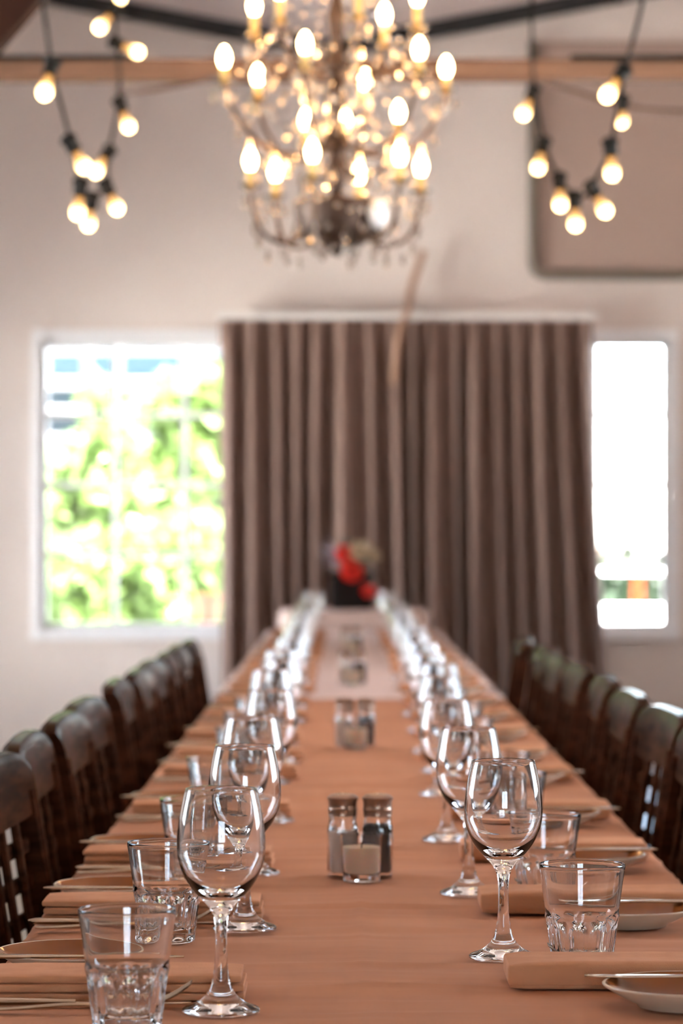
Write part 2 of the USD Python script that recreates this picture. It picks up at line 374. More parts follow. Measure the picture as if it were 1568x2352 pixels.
# ------------------------------------------------------------------ curtain
def curtain(x0, x1, bot0, bot1, z1, name, label, seed, lead):
    r = np.random.RandomState(seed)
    k = int(round((x1 - x0) / 0.125)); wob = r.uniform(-0.5, 0.5, k + 2); amp = r.uniform(0.7, 1.25, k + 2)
    def fn(u, v):
        z = 0.03 + (z1 - 0.03) * v
        ph = u * k; w = np.interp(ph, np.arange(k + 2), wob) * (1 - 0.5 * v)
        a = np.interp(ph, np.arange(k + 2), amp) * (0.050 + 0.030 * (1 - v))
        c = np.cos(2 * PI * (ph + w))
        top = 0.010 * np.cos(2 * PI * ph * 3.0) * np.clip((v - 0.9) / 0.1, 0, 1)
        y = a * (np.sign(c) * np.abs(c) ** 0.8) * (1 - 0.55 * np.clip((v - 0.9) / 0.1, 0, 1)) + top + 0.008 * np.sin(2 * PI * ph * 2.3 + seed)
        xa, xb = x0 + (bot0 - x0) * (1 - v) ** 1.5, x1 + (bot1 - x1) * (1 - v) ** 1.5
        x = xa + (xb - xa) * u + 0.012 * np.sin(2 * PI * (ph + w)) * (1 - 0.6 * v)
        if lead:      # the leading edge turns over near its top
            x = x + lead * np.exp(-((v - 0.93) / 0.05) ** 2) * np.clip((u - 0.93) / 0.07, 0, 1)
        return np.stack([x, YB - 0.15 + y, z], -1)
    m = thick(grid(k * 14, 46, fn), 0.004)
    p = obj(name, m, 'curtain_cloth', smooth=True)
    return tag(p, label, 'curtain')
CZ = CAMZ + (1257 - 733) / 404.0
curtain((503 - VX) / 403, (922 - VX) / 403, (508 - VX) / 403, (930 - VX) / 403, CZ, 'curtain', 'pleated brown curtain, left half, beside the foliage window', 3, 0.03)
curtain((926 - VX) / 403, (1362 - VX) / 403, (926 - VX) / 403, (1408 - VX) / 403, CZ - 0.005, 'curtain', 'pleated brown curtain, right half, beside the glaring window', 5, 0)
t = thing('curtain_track', 'white curtain track on the wall above the brown curtains', 'curtain track', (0, 0, 0))
obj('rail', bbox((-0.74, YB - 0.17, CZ + 0.006), (1.44, YB - 0.13, CZ + 0.040), 0.004), 'white_track', t)
for x in (-0.6, 0.35, 1.3): obj('bracket', bbox((x - 0.015, YB - 0.135, CZ + 0.012), (x + 0.015, YB + 0.001, CZ + 0.036), 0.003), 'white_track', t)
cp = smooth_path([P(972, 575, 16.80), P(962, 610, 16.80), P(945, 660, 16.80), P(937, 710, 16.70), P(921, 755, 16.62), P(912, 800, 16.62), P(905, 880, 16.62)], 40)
tag(obj('hanging_cord', tube(cp, np.linspace(0.022, 0.018, 40), 8), 'cord_tan', smooth=True), 'tan cord hanging curved from the wall over the curtains', 'cord')

# ------------------------------------------------------------------ beams
yb = 9.6
zb = CAMZ + (1257 - 156) * yb / F
t = thing('tie_beam', 'slim orange-brown timber beam crossing the room behind the chandelier', 'beam', (0, 0, 0))
obj('timber', bbox((XL, yb, zb - 0.034), (XR, yb + 0.09, zb + 0.034), 0.006), 'beam_wood', t)
for x0, x1 in ((XL, (305 - VX) * yb / F), ((1310 - VX) * yb / F, XR)):
    obj('top_cable', tube([(x, yb - 0.012, zb + 0.034) for x in np.linspace(x0, x1, 8)], 0.010, 8), 'black_rubber', t)
a, b = P(215, -130, 7.6), P(-75, 205, 7.6)
tag(obj('roof_brace', beam(a + (b - a) * -0.4 + np.array([-0.10, 0, 0.10]), b + np.array([-0.10, 0, 0.10]), 0.09, 0.27), 'brace_wood'), 'dark reddish brown timber brace in the top left corner', 'beam')
def loose_cable(pts, name, label):
    tag(obj(name, tube(smooth_path(pts, 30), 0.008, 8), 'brown_cable', smooth=True), label, 'cable')
loose_cable([P(268, 205, 9.5), P(340, 205, 9.4), P(420, 192, 9.45), P(505, 172, 9.58)], 'sagging_cable', 'thin brown cable sagging below the beam left of the chandelier')
loose_cable([P(1232, 185, 9.5), P(1330, 212, 9.4), P(1430, 240, 9.4), P(1568, 256, 9.4), P(1700, 250, 9.4)], 'sagging_cable', 'brown cable sagging right from the beam behind the festoon bulbs')

# ------------------------------------------------------------------ festoon lights
BULB = lathe([(0, 0), (0.0105, 0.0), (0.0115, 0.008), (0.0118, 0.018), (0.0140, 0.028), (0.0178, 0.039), (0.0192, 0.048), (0.0180, 0.058), (0.0135, 0.066), (0.007, 0.0705), (0, 0.071)], 20)
SOCK = lathe([(0, -0.044), (0.012, -0.044), (0.021, -0.038), (0.025, -0.031), (0.0205, -0.024), (0.0190, -0.010), (0.0205, -0.007), (0.0205, 0.001), (0.018, 0.005), (0, 0.005)], 16)
def aim(m, at, d):
    d = np.asarray(d, float); d /= np.linalg.norm(d)
    R = trimesh.geometry.align_vectors([0, 0, 1], d); R[:3, 3] = at
    m = m.copy(); m.apply_transform(R); return m
def festoon(label, lamps, path, ctr):
    """lamps: (socket px, bulb px, distance, lean) ; path: the cable's points."""
    t = thing('festoon_light', label, 'string light', (0, 0, 0))
    obj('cable', tube(smooth_path(path, 120), 0.0055, 8), 'black_rubber', t, smooth=True)
    for (sx, sy), (bx, by), d, lean in lamps:
        s = P(sx, sy, d); e = P(bx, by, d + lean)
        dv = e - s; dv /= np.linalg.norm(dv)
        at = e - dv * 0.050          # neck so that the glowing end falls on the photographed bulb
        sk = obj('socket', aim(SOCK, at, dv), 'black_rubber', t)
        b = obj('bulb', aim(BULB, at + dv * 0.002, dv), 'globe_glow', sk, smooth=True)
        z = np.array(BULB.vertices)[:, 2] / 0.071
        UsdGeom.PrimvarsAPI(b).CreatePrimvar('along', Sdf.ValueTypeNames.FloatArray, 'vertex')
        pts = np.array(UsdGeom.Mesh(b).GetPointsAttr().Get())
        al = np.clip(((pts - (at + dv * 0.002)) @ dv) / 0.071, 0, 1)
        UsdGeom.PrimvarsAPI(b).GetPrimvar('along').Set(Vt.FloatArray.FromNumpy(al.astype(np.float32)))
    return t
LL = [((118, 148), (102, 208), 7.5, -.02), ((158, 322), (190, 378), 7.8, .03), ((183, 432), (178, 484), 8.0, .02), ((208, 463), (203, 511), 8.3, .03),
      ((245, 430), (266, 474), 8.6, .03), ((250, 345), (221, 390), 8.9, -.02), ((275, 238), (293, 286), 9.0, .02), ((268, 98), (312, 116), 9.1, .0), ((263, 22), (230, 58), 9.2, .0), ((262, -50), (273, -12), 9.2, .02)]
festoon('festoon of globe bulbs looping down on the left of the chandelier', LL,
        [P(85, -120, 7.3), P(97, 0, 7.4), P(116, 138, 7.5), P(158, 312, 7.8), P(183, 424, 8.0), P(208, 455, 8.3), P(246, 422, 8.6), P(251, 336, 8.9), P(272, 228, 9.0), P(266, 90, 9.1), P(262, 10, 9.2), P(260, -130, 9.25)], None)
RL = [((1436, 155), (1398, 214), 7.5, -.02), ((1360, 430), (1388, 480), 8.2, .02), ((1402, 335), (1406, 394), 7.8, .02), ((1430, 238), (1428, 275), 9.2, .04), ((1320, 462), (1322, 511), 8.4, .02), ((1285, 416), (1287, 466), 8.6, .02), ((1248, 334), (1237, 381), 8.9, .02), ((1226, 203), (1204, 257), 9.1, .02)]
festoon('festoon of globe bulbs looping down in front of the olive-framed board', RL,
        [P(1490, -120, 7.2), P(1472, 20, 7.35), P(1440, 146, 7.5), P(1404, 326, 7.8), P(1362, 421, 8.1), P(1320, 453, 8.4), P(1286, 407, 8.6), P(1250, 325, 8.9), P(1228, 195, 9.1), P(1222, 100, 9.3), P(1220, -100, 9.4)], None)

# ------------------------------------------------------------------ chandelier
CD, CS = 8.44, 800.0
def zp(py): return (VY - py) / CS        # height above the lens
FLAME = lathe([(0, 0), (0.008, 0.0), (0.012, 0.008), (0.0165, 0.020), (0.0172, 0.030), (0.0145, 0.042), (0.009, 0.053), (0.004, 0.060), (0, 0.062)], 16)
DROP = lathe([(0, 0), (0.006, 0.004), (0.0095, 0.011), (0.008, 0.021), (0.0035, 0.034), (0.0015, 0.042), (0, 0.044)], 8)
OCTA = lathe([(0, 0), (0.006, 0.005), (0.008, 0.010), (0.006, 0.015), (0, 0.02)], 8)
BEAD = trimesh.creation.icosphere(1, 0.0075)
def make_chandelier(loc, rz, label, group):
    t = thing('chandelier', label, 'chandelier', loc, rz, group)
    Z0 = zp(590)                                # local z = 0 at its lowest point
    L = lambda py: zp(py) - Z0
    prof = [(0, L(588)), (0.012, L(582)), (0.018, L(578)), (0.016, L(572)), (0.07, L(566)), (0.100, L(548)), (0.116, L(515)), (0.122, L(468)), (0.114, L(460)), (0.060, L(458)), (0.022, L(452)),
            (0.016, L(440)), (0.026, L(420)), (0.034, L(390)), (0.022, L(365)), (0.030, L(345)), (0.042, L(330)), (0.034, L(312)), (0.018, L(290)), (0.016, L(262)), (0.024, L(245)), (0.034, L(220)), (0.026, L(195)), (0.018, L(182)),
            (0.030, L(170)), (0.036, L(150)), (0.024, L(130)), (0.016, L(100)), (0.022, L(60)), (0.026, L(30)), (0.016, L(0)), (0.014, L(-90)), (0.03, L(-120)), (0.05, L(-140)), (0.03, L(-155)), (0.01, L(-170)), (0, L(-172))]
    obj('column', lathe(prof, 24), 'bronze_dark', t)
    obj('hanging_rod', tube([(0, 0, L(-170)), (0, 0, ZV - CAMZ - Z0 - 0.01 + 0.0)], 0.009, 8), 'bronze', t)
    rr = random.Random(5)
    def arm(phi, pts, R, ypan, drops, bulb_px, ball=None):
        c, s = math.cos(phi), math.sin(phi)
        # near side of the chandelier is -y; bulb_px is the row of the bulb's middle at the tier's axis
        path = smooth_path([(r / CS * c, -r / CS * s, L(y)) for r, y in pts], 22)
        a = obj('arm', tube(path, 0.0062, 8), 'bronze', t, smooth=True)
        x, y, z = R / CS * c, -R / CS * s, L(ypan)
        obj('drip_pan', moved(lathe([(0, 0), (0.012, 0.0), (0.024, 0.006), (0.031, 0.012), (0.0315, 0.014), (0.024, 0.010), (0.012, 0.006), (0, 0.006)], 16), (x, y, z)), 'crystal', a)
        zs = L(bulb_px) - 0.030
        obj('candle_sleeve', moved(lathe([(0, 0), (0.0115, 0), (0.0115, zs - z - 0.006), (0.013, zs - z - 0.003), (0.009, zs - z), (0, zs - z)], 14), (x, y, z + 0.005)), 'ivory_sleeve', a)
        obj('bulb', moved(FLAME, (x, y, zs + 0.003), rz=rr.uniform(0, 3)), 'candle_glow', a, smooth=True)
        for k in range(drops):
            q = phi + PI + k * 2 * PI / drops + 0.4
            obj('crystal_drop', moved(DROP, (x + 0.028 * math.cos(q), y + 0.028 * math.sin(q), z - 0.046 - rr.uniform(0, 0.014)), rz=rr.uniform(0, 3)), 'crystal', a, smooth=False)
        for fr in (0.30, 0.48, 0.64, 0.80):
            e = path[int(fr * (len(path) - 1))]
            obj('crystal_drop', moved(DROP, (e[0], e[1], e[2] - 0.058 - rr.uniform(0, 0.015)), rz=rr.uniform(0, 3), s=rr.uniform(0.9, 1.25)), 'crystal', a, smooth=False)
    A = [math.radians(p) for p in (45, 105, 165, 225, 285, 345)]
    for p in A: arm(p, [(22, 330), (80, 352), (150, 350), (215, 300), (252, 240), (264, 205)], 264, 203, 4, 122 + 21)
    for p in (195, 305, 75, 130, 20): arm(math.radians(p), [(20, 150), (70, 172), (130, 165), (175, 125), (197, 82)], 197, 80, 4, 2)
    for p in A: arm(p, [(70, 520), (120, 560), (165, 545), (195, 490), (203, 442)], 203, 440, 3, 375)
    for p in (240, 0, 278): arm(math.radians(p), [(22, 385), (70, 400), (115, 375), (143, 325)], 143, 322, 3, 257)
    def strand(p0, p1, sag, n, kind='bead_strand'):
        w = np.linspace(0, 1, n)[:, None]
        q = np.array(p0) * (1 - w) + np.array(p1) * w; q[:, 2] -= sag * 4 * (w * (1 - w))[:, 0]
        obj(kind, cat(*[moved(BEAD, pt) for pt in q]), 'crystal', t, smooth=False, kind='stuff')
    for k, p in enumerate(A):
        c, s = math.cos(p), math.sin(p)
        strand((0.045 * c, -0.045 * s, L(-138)), (264 / CS * c, -264 / CS * s, L(205)), 0.06, 13)
        c2, s2 = math.cos(p + PI / 3), math.sin(p + PI / 3)
        strand((264 / CS * c, -264 / CS * s, L(208)), (264 / CS * c2, -264 / CS * s2, L(208)), 0.085, 8)
        strand((203 / CS * c, -203 / CS * s, L(445)), (203 / CS * c2, -203 / CS * s2, L(445)), 0.07, 8)
        strand((0.036 * c, -0.036 * s, L(150)), (203 / CS * c, -203 / CS * s, L(440)), 0.03, 9)
    for k in range(14):
        q = k * 2 * PI / 14
        obj('crystal_drop', moved(DROP, (0.124 * math.cos(q), 0.124 * math.sin(q), L(540) - 0.03 * (k % 2)), rz=k * 1.0, s=1.2), 'crystal', t, smooth=False)
    for k in range(10):
        q = k * 2 * PI / 10 + 0.2
        obj('crystal_drop', moved(DROP, (0.060 * math.cos(q), 0.060 * math.sin(q), L(585) + 0.0), rz=k * 1.3), 'crystal', t, smooth=False)
    for k in range(12):
        q = k * 2 * PI / 12 + 0.1
        obj('crystal_drop', moved(DROP, (0.050 * math.cos(q), 0.050 * math.sin(q), L(300) - 0.02 * (k % 2)), rz=k * 1.1), 'crystal', t, smooth=False)
    for py, R_, k_ in ((120, 60, 8), (235, 75, 9), (300, 95, 10), (420, 80, 9)):
        for k in range(k_):
            q = k * 2 * PI / k_ + py
            obj('crystal_drop', moved(DROP, (R_ / CS * math.cos(q), R_ / CS * math.sin(q), L(py) - rr.uniform(0, 0.03)), rz=k * 1.7, s=rr.uniform(0.8, 1.2)), 'crystal', t, smooth=False)
    # the pale polished ball at the front of the lower bowl
    ball = trimesh.creation.icosphere(3, 1.0); ball.vertices = ball.vertices * np.array([0.029, 0.029, 0.042])
    obj('pendant_ball', moved(ball, (0.118, -0.075, L(497))), 'porcelain', t, smooth=True, label='pale bluish white oval ball')
    obj('ball_pin', tube([(0.118, -0.075, L(535)), (0.118, -0.075, L(585))], 0.005, 6), 'bronze', t)
    obj('ball_arm', tube(smooth_path([(0.06, -0.04, L(530)), (0.09, -0.06, L(548)), (0.118, -0.075, L(533))], 10), 0.005, 6), 'bronze', t)
    return t
CH = Kind(make_chandelier)
cz = CAMZ + zp(590)
CH.put(((772 - VX) * CD / F, CD, cz), 0, 'tiered bronze chandelier with candle bulbs and crystal drops above the table')
CH.put((0.03, 2.95, cz), 20, 'second crystal chandelier added out of view to warm the near table')  # extra copy out of view, added for warm light on the near cloth

# ------------------------------------------------------------------ tables and cloths
ZT = 0.75                        # top of the cloth
def xl(y): return -0.345 - 0.0036 * (y - 2.9)
def xr(y): return 0.417 + 0.0032 * (y - 2.9)
def pedestal_table(y0, y1, label):
    t = thing('banquet_table', label, 'table', (0, (y0 + y1) / 2, 0))
    L = (y1 - y0) / 2
    obj('table_top', bbox((-0.335, -L, ZT - 0.045), (0.405, L, ZT - 0.010), 0.004), 'table_wood', t)
    for s in (-0.75, 0.0, 0.75):
        obj('pedestal', tube([(0.035, s * L, 0.02), (0.035, s * L, ZT - 0.045)], 0.020, 12), 'black_steel', t)
        obj('foot_plate', bbox((0.016, s * L - 0.25, 0.0), (0.056, s * L + 0.25, 0.022), 0.004), 'black_steel', t)
    return t
pedestal_table(1.02, 8.05, 'long banquet table under the cream cloth, nearest the camera')
pedestal_table(8.07, 14.5, 'long banquet table under the white cloth, farther back')

def cloth(y0, y1, zt, grow, seed, creases, drop_near, drop_far, ny):
    r = np.random.RandomState(seed)
    hang = 0.20
    prof = []      # (side, a): across the table
    U = np.r_[np.linspace(-1.0, -0.06, 10), np.linspace(0, 1, 60), np.linspace(1.06, 2.0, 10)]
    ys = np.linspace(y0, y1, ny)
    u, y = np.meshgrid(U, ys, indexing='ij')
    a, b = xl(y) - grow, xr(y) + grow
    inside = np.clip(u, 0, 1)
    x = a + (b - a) * inside
    z = np.full_like(x, zt)
    hl, hr = np.clip(-u, 0, 1), np.clip(u - 1, 0, 1)
    fold = 0.004 * np.sin(y * 13 + seed) + 0.003 * np.sin(y * 29 + 1)
    x = x - np.minimum(hl * 0.1, 0.005) - hl * (0.004 + fold) + np.minimum(hr * 0.1, 0.005) + hr * (0.004 + fold)
    h = hl + hr
    z = z - h * hang - np.where(h > 0, 0.004, 0)
    edge = np.exp(-np.minimum(inside, 1 - inside) * 60)
    z = z - 0.003 * edge
    flat = np.where(h > 0, 0.0, 1.0)
    for yc, amp, wd, x0, x1 in creases:
        lat = 1 / (1 + np.exp(-(x - x0) * 40)) / (1 + np.exp((x - x1) * 40))
        dy = (y - yc - 0.006 * np.sin(x * 9 + yc * 5)) / wd
        z = z + flat * amp * lat * np.exp(-dy * dy) * (0.40 + 0.60 * np.exp(-((x - 0.025) / 0.10) ** 4))
    q = np.stack([x * 2.5, y * 28, np.full_like(x, seed)], -1)
    z = z + flat * 0.0048 * (meshkit.fbm(q, 3, seed) - 0.5)
    c = 0.020 + 0.0045 * (y - 2.9) * -0.3 + 0.003 * np.sin(y * 3)
    z = z + flat * (0.0016 * np.exp(-((x - c) / 0.006) ** 2) + 0.0012 * np.exp(-np.abs((x - c) / 0.03)))
    if drop_near: pass
    v = np.stack([x, y, z], -1).reshape(-1, 3)
    nu, nv = len(U), ny
    i, j = np.meshgrid(np.arange(nu - 1), np.arange(nv - 1), indexing='ij')
    f4 = np.stack([i * nv + j, (i + 1) * nv + j, (i + 1) * nv + j + 1, i * nv + j + 1], -1).reshape(-1, 4)
    m = trimesh.Trimesh(v, np.vstack([f4[:, [0, 1, 2]], f4[:, [0, 2, 3]]]), process=False)
    return m
cr = []
rr = np.random.RandomState(4)
for k in range(26):
    yc = 2.05 + 0.235 * k + rr.uniform(-0.05, 0.05)
    side = rr.rand()
    x0, x1 = (-0.5, 0.6) if side < 0.5 else ((-0.5, 0.03) if side < 0.75 else (0.0, 0.6))
    cr.append((yc, rr.uniform(0.003, 0.0055), rr.uniform(0.007, 0.014), x0, x1))
for k in range(150):
    c0 = rr.uniform(-0.35, 0.4); cr.append((rr.uniform(2.1, 8.0), rr.uniform(0.0008, 0.0028), rr.uniform(0.004, 0.011), c0 - rr.uniform(0.05, 0.25), c0 + rr.uniform(0.05, 0.25)))
m1 = cloth(0.95, 8.3, ZT - 0.001, 0.0, 2, cr, 0, 0, 760)
tag(obj('tablecloth', m1, 'lamplit_cream_cloth', smooth=True), 'cream tablecloth, warm lamplight in its colour, with crosswise creases on the near tables', 'tablecloth')
m2 = cloth(8.08, 14.6, ZT + 0.0012, 0.004, 6, [(y, 0.0015, 0.01, -0.5, 0.6) for y in np.arange(8.5, 14.5, 0.41)], 0, 0, 330)
tag(obj('tablecloth', m2, 'white_cloth', smooth=True), 'whiter tablecloth covering the far end of the long table', 'tablecloth')
ZN, ZF = ZT + 0.0008, ZT + 0.0030
def zt(y): return ZN if y < 8.08 else ZF

# side table at the end
t = thing('side_table', 'taller cloth-covered side table standing at the far end before the curtain', 'table', (0.04, 15.62, 0))
ST = 0.838
obj('table_top', bbox((-0.36, -0.27, ST - 0.035), (0.36, 0.27, ST - 0.006), 0.004), 'table_wood', t)
for sx in (-1, 1):
    for sy in (-1, 1): obj('leg', tube([(0.32 * sx, 0.23 * sy, 0), (0.32 * sx, 0.23 * sy, ST - 0.035)], 0.02, 10), 'dark_wood', t)
def drape(w, d, z, hang, seed):
    n_ = 120; th = np.linspace(0, 2 * PI, n_, endpoint=False)
    def ring(k, e):   # rounded rectangle
        c, s = np.cos(th), np.sin(th); p = 0.22
        return np.stack([np.sign(c) * np.abs(c) ** p * (w + e), np.sign(s) * np.abs(s) ** p * (d + e)], 1)
    rows = [(0.0, z, 0.0), (0.5, z, 0), (0.97, z, 0), (1.0, z - 0.004, 0.006), (1.0, z - 0.02, 0.012)] + [(1.0, z - 0.02 - hang * q, 0.014 + 0.03 * q) for q in np.linspace(0.1, 1, 8)]
    v = [];
    for k, (sc, zz, e) in enumerate(rows):
        rg = ring(k, e) * sc
        wob = 0.012 * np.sin(th * 14 + seed) * max(0, (z - zz) / hang)
        rg = rg * (1 + wob[:, None])
        v.append(np.c_[rg, np.full(n_, zz)])
    v = np.vstack(v); f = []
    for k in range(len(rows) - 1):
        for j in range(n_):
            a, b = k * n_ + j, k * n_ + (j + 1) % n_
            f += [(a, a + n_, b + n_), (a, b + n_, b)]
    m = trimesh.Trimesh(v, f, process=False)
    return m
dm = moved(drape(0.375, 0.285, ST, 0.40, 1), (0.04, 15.62, 0))
if vnormals(np.array(dm.vertices), np.array(dm.faces))[200][2] < 0: dm.invert()
tag(obj('tablecloth', dm, 'white_cloth', smooth=50), 'pale lilac-white cloth draped over the side table at the far end', 'tablecloth')

# planter and flowers on it
s = 6750 / 15.5
px0, pz = (808 - VX) / s, ST + 0.001
t = thing('planter', 'dark squat planter holding red flowers on the far side table', 'planter', (px0, 15.5, pz))
obj('pot', cat(bbox((-0.11, -0.09, 0), (0.11, 0.09, 0.165), 0.012), bbox((-0.122, -0.102, 0.165), (0.122, 0.102, 0.195), 0.008)), 'pot_dark', t)
obj('soil', bbox((-0.10, -0.08, 0.19), (0.10, 0.08, 0.205), 0.004), 'bark', t)
def bloom(r, seed):
    ms = []; q = random.Random(seed)
    pet = grid(5, 5, lambda u, v: np.stack([(u - 0.5) * 0.9 * np.sin(PI * (0.1 + 0.85 * v)), v, 0.35 * v * v - 0.25 * (u - 0.5) ** 2], -1))
    for ring, (k, tilt, sc) in enumerate(((9, 0.15, 1.0), (8, 0.6, 0.85), (6, 1.05, 0.6))):
        for j in range(k):
            ms.append(moved(thick(pet, 0.02), (0, 0, 0.05 * ring * r), rz=j * 2 * PI / k + ring * 0.4 + q.uniform(-.1, .1), rx=tilt + q.uniform(-.1, .1), s=r * sc))
    return cat(*ms, moved(trimesh.creation.icosphere(2, 0.35 * r), (0, 0, 0.15 * r)))
t = thing('flower_bunch', 'bunch of red and cream blooms in the dark planter', 'flowers', (px0, 15.5, pz + 0.2))
def stem_to(x, y, z): return tube(smooth_path([(x * 0.3, y * 0.3, 0.006), (x * 0.6, y * 0.6, z * 0.6), (x, y, z)], 10), 0.004, 6)
for fx, fy, r, mt, lb in ((792, 1278, 0.062, 'petal_red', 'red bloom'), (806, 1318, 0.070, 'petal_red', 'red bloom'), (846, 1360, 0.045, 'petal_red', 'red bloom'), (828, 1272, 0.070, 'petal_cream', 'cream bloom'), (856, 1280, 0.045, 'petal_cream', 'cream bloom')):
    x, z = (fx - VX) / s - px0, CAMZ + (VY - fy) / s - pz - 0.2
    y = -0.09 if fy > 1340 else -0.12
    if z > 0: obj('stem', stem_to(x, y, z), 'leaf_dark', t)
    else: obj('stem', tube(smooth_path([(x * 0.7, -0.05, 0.008), (x * 0.9, -0.085, 0.03), (x, -0.125, z)], 10), 0.004, 6), 'leaf_dark', t)
    obj('bloom', aim(bloom(r, fx), (x, y - (0.05 if z < 0 else 0), z), (0.1, -0.8, 0.55)), mt, t, smooth=40, label=lb)
lf = grid(4, 8, lambda u, v: np.stack([(u - 0.5) * 0.42 * np.sin(PI * (0.05 + 0.95 * v)), v, 0.12 * np.sin(v * 2.5) - 0.15 * np.abs(u - 0.5)], -1))
q = random.Random(3)
for k in range(30):
    a = q.uniform(0, 2 * PI); el = q.uniform(0.15, 1.25); rr_ = q.uniform(0.0, 0.07)
    obj('leaf', moved(thick(lf, 0.012), (0.6 * rr_ * math.cos(a), 0.6 * rr_ * math.sin(a), 0.01 + q.uniform(0, 0.07)), rz=a - PI / 2, rx=el, s=q.uniform(0.08, 0.13)), 'leaf_dark', t, smooth=True)
for k in range(7):
    obj('leaf', moved(thick(lf, 0.012), (-0.06, -0.04, 0.01 + 0.012 * k), rz=PI / 2 + q.uniform(-0.5, 0.5), rx=q.uniform(0.1, 1.1), s=q.uniform(0.09, 0.13)), 'leaf_silver', t, smooth=True, label='silvery grey leaf')

# ------------------------------------------------------------------ chairs
def make_chair(loc, rz, label, group):
    """Faces +x; the origin is on the floor under the middle of the seat's rear edge."""
    t = thing('dining_chair', label, 'chair', loc, rz, group)
    W, lean = 0.205, math.tan(math.radians(9))
    xb = lambda z: -max(0, z - 0.43) * lean - max(0, 0.43 - z) * 0.10      # the line of the back posts
    obj('seat', cat(bbox((-0.005, -0.21, 0.430), (0.385, 0.21, 0.462), 0.010)), 'dark_wood', t)
    for y0, y1, x0, x1 in ((-0.19, 0.19, 0.35, 0.372), ):
        obj('seat_rail', bbox((x0, y0, 0.375), (x1, y1, 0.432), 0.004), 'dark_wood', t)
    for sy in (-1, 1):
        obj('leg', beam((0.365, sy * 0.185, 0.0), (0.355, sy * 0.185, 0.432), 0.036, 0.036, up=(1, 0, 0)), 'dark_wood', t)
        zz = np.linspace(0.0, 0.845, 14)
        obj('back_post', sweep([(xb(z), sy * W * (1.0 - 0.0 * z), z) for z in zz], 0.016, 0.021, 8, up=(1, 0, 0), power=0.55), 'dark_wood', t, smooth=30)
        obj('side_stretcher', beam((xb(0.2) + 0.01, sy * 0.192, 0.2), (0.355, sy * 0.187, 0.2), 0.02, 0.026), 'dark_wood', t)
        obj('seat_rail', bbox((0.01, sy * 0.19 - 0.011, 0.375), (0.35, sy * 0.19 + 0.011, 0.432), 0.004), 'dark_wood', t)
    # crest: a tall board bowed backwards with a rolled top
    ys = np.linspace(-0.228, 0.228, 17)
    secs = [(-0.013, 0.812), (-0.016, 0.86), (-0.020, 0.893), (-0.010, 0.902), (0.006, 0.900), (0.013, 0.888), (0.012, 0.85), (0.012, 0.812)]
    v, f = [], []
    for y in ys:
        bow = -0.010 * (1 - (y / 0.228) ** 2); cut = 0.012 * (abs(y) / 0.228) ** 6
        for dx, z in secs: v.append((xb(z) + dx + bow + 0.004, y, z - cut * (1 if z > 0.87 else -1)))
    k = len(secs)
    for i in range(len(ys) - 1):
        for j in range(k):
            a, b = i * k + j, i * k + (j + 1) % k
            f += [(a, b, b + k), (a, b + k, a + k)]
    for i in (0, len(ys) - 1):
        for j in range(1, k - 1): f.append((i * k, i * k + j + 1, i * k + j) if i == 0 else (i * k, i * k + j, i * k + j + 1))
    m = trimesh.Trimesh(np.array(v), f, process=False)
    if m.volume < 0: m.invert()
    obj('crest_rail', m, 'dark_wood', t, smooth=40)
    for q in range(7):
        z = 0.505 + 0.045 * q
        ysl = np.linspace(-W, W, 9)
        obj('slat', sweep([(xb(z) - 0.012 * (1 - (y / W) ** 2), y, z) for y in ysl], 0.0055, 0.0115, 8, up=(0, 0, 1), power=0.6), 'dark_wood', t, smooth=30)
    for y in (-0.10, 0.0, 0.10):
        zz = np.linspace(0.46, 0.82, 8)
        obj('upright', sweep([(xb(z) - 0.012 * (1 - (y / W) ** 2) + 0.012, y, z) for z in zz], 0.014, 0.005, 8, up=(1, 0, 0), power=0.6), 'dark_wood', t, smooth=30)
    return t
chair = Kind(make_chair)
LC = [3.15, 3.68, 4.15, 4.65, 5.12, 5.88, 6.38, 6.88, 7.40, 7.93, 8.46]
RC = [3.70, 4.30, 4.83, 5.40, 6.02, 6.68, 7.25, 7.82, 8.58]
ordn = ['first', 'second', 'third', 'fourth', 'fifth', 'sixth', 'seventh', 'eighth', 'ninth', 'tenth', 'eleventh', 'twelfth', 'thirteenth', 'fourteenth', 'fifteenth', 'sixteenth', 'seventeenth', 'eighteenth']
for k, y in enumerate(LC):
    jx = [-0.02, 0.0, -0.005, 0.0, -0.010, -0.012, -0.005, -0.010, -0.005, -0.008, 0.0][k]
    chair.put((-0.372 + jx, y, 0), [1, -2, 1.5, 0, -1, 1, 0, -1.5, 1, 0, 1][k], f'dark wood slatted chair, {ordn[k]} from the front on the left side', 'chairs along the left side of the table')
for k, y in enumerate(RC):
    jx = [0.012, 0.0, 0.006, 0.002, 0.012, 0.010, 0.004, 0.012, -0.002][k]
    chair.put((0.446 + jx, y, 0), 180 + [1, -2, 2, 0, -1.5, 1, 2, 0, -2][k], f'dark wood slatted chair, {ordn[k]} from the front on the right side', 'chairs along the right side of the table')

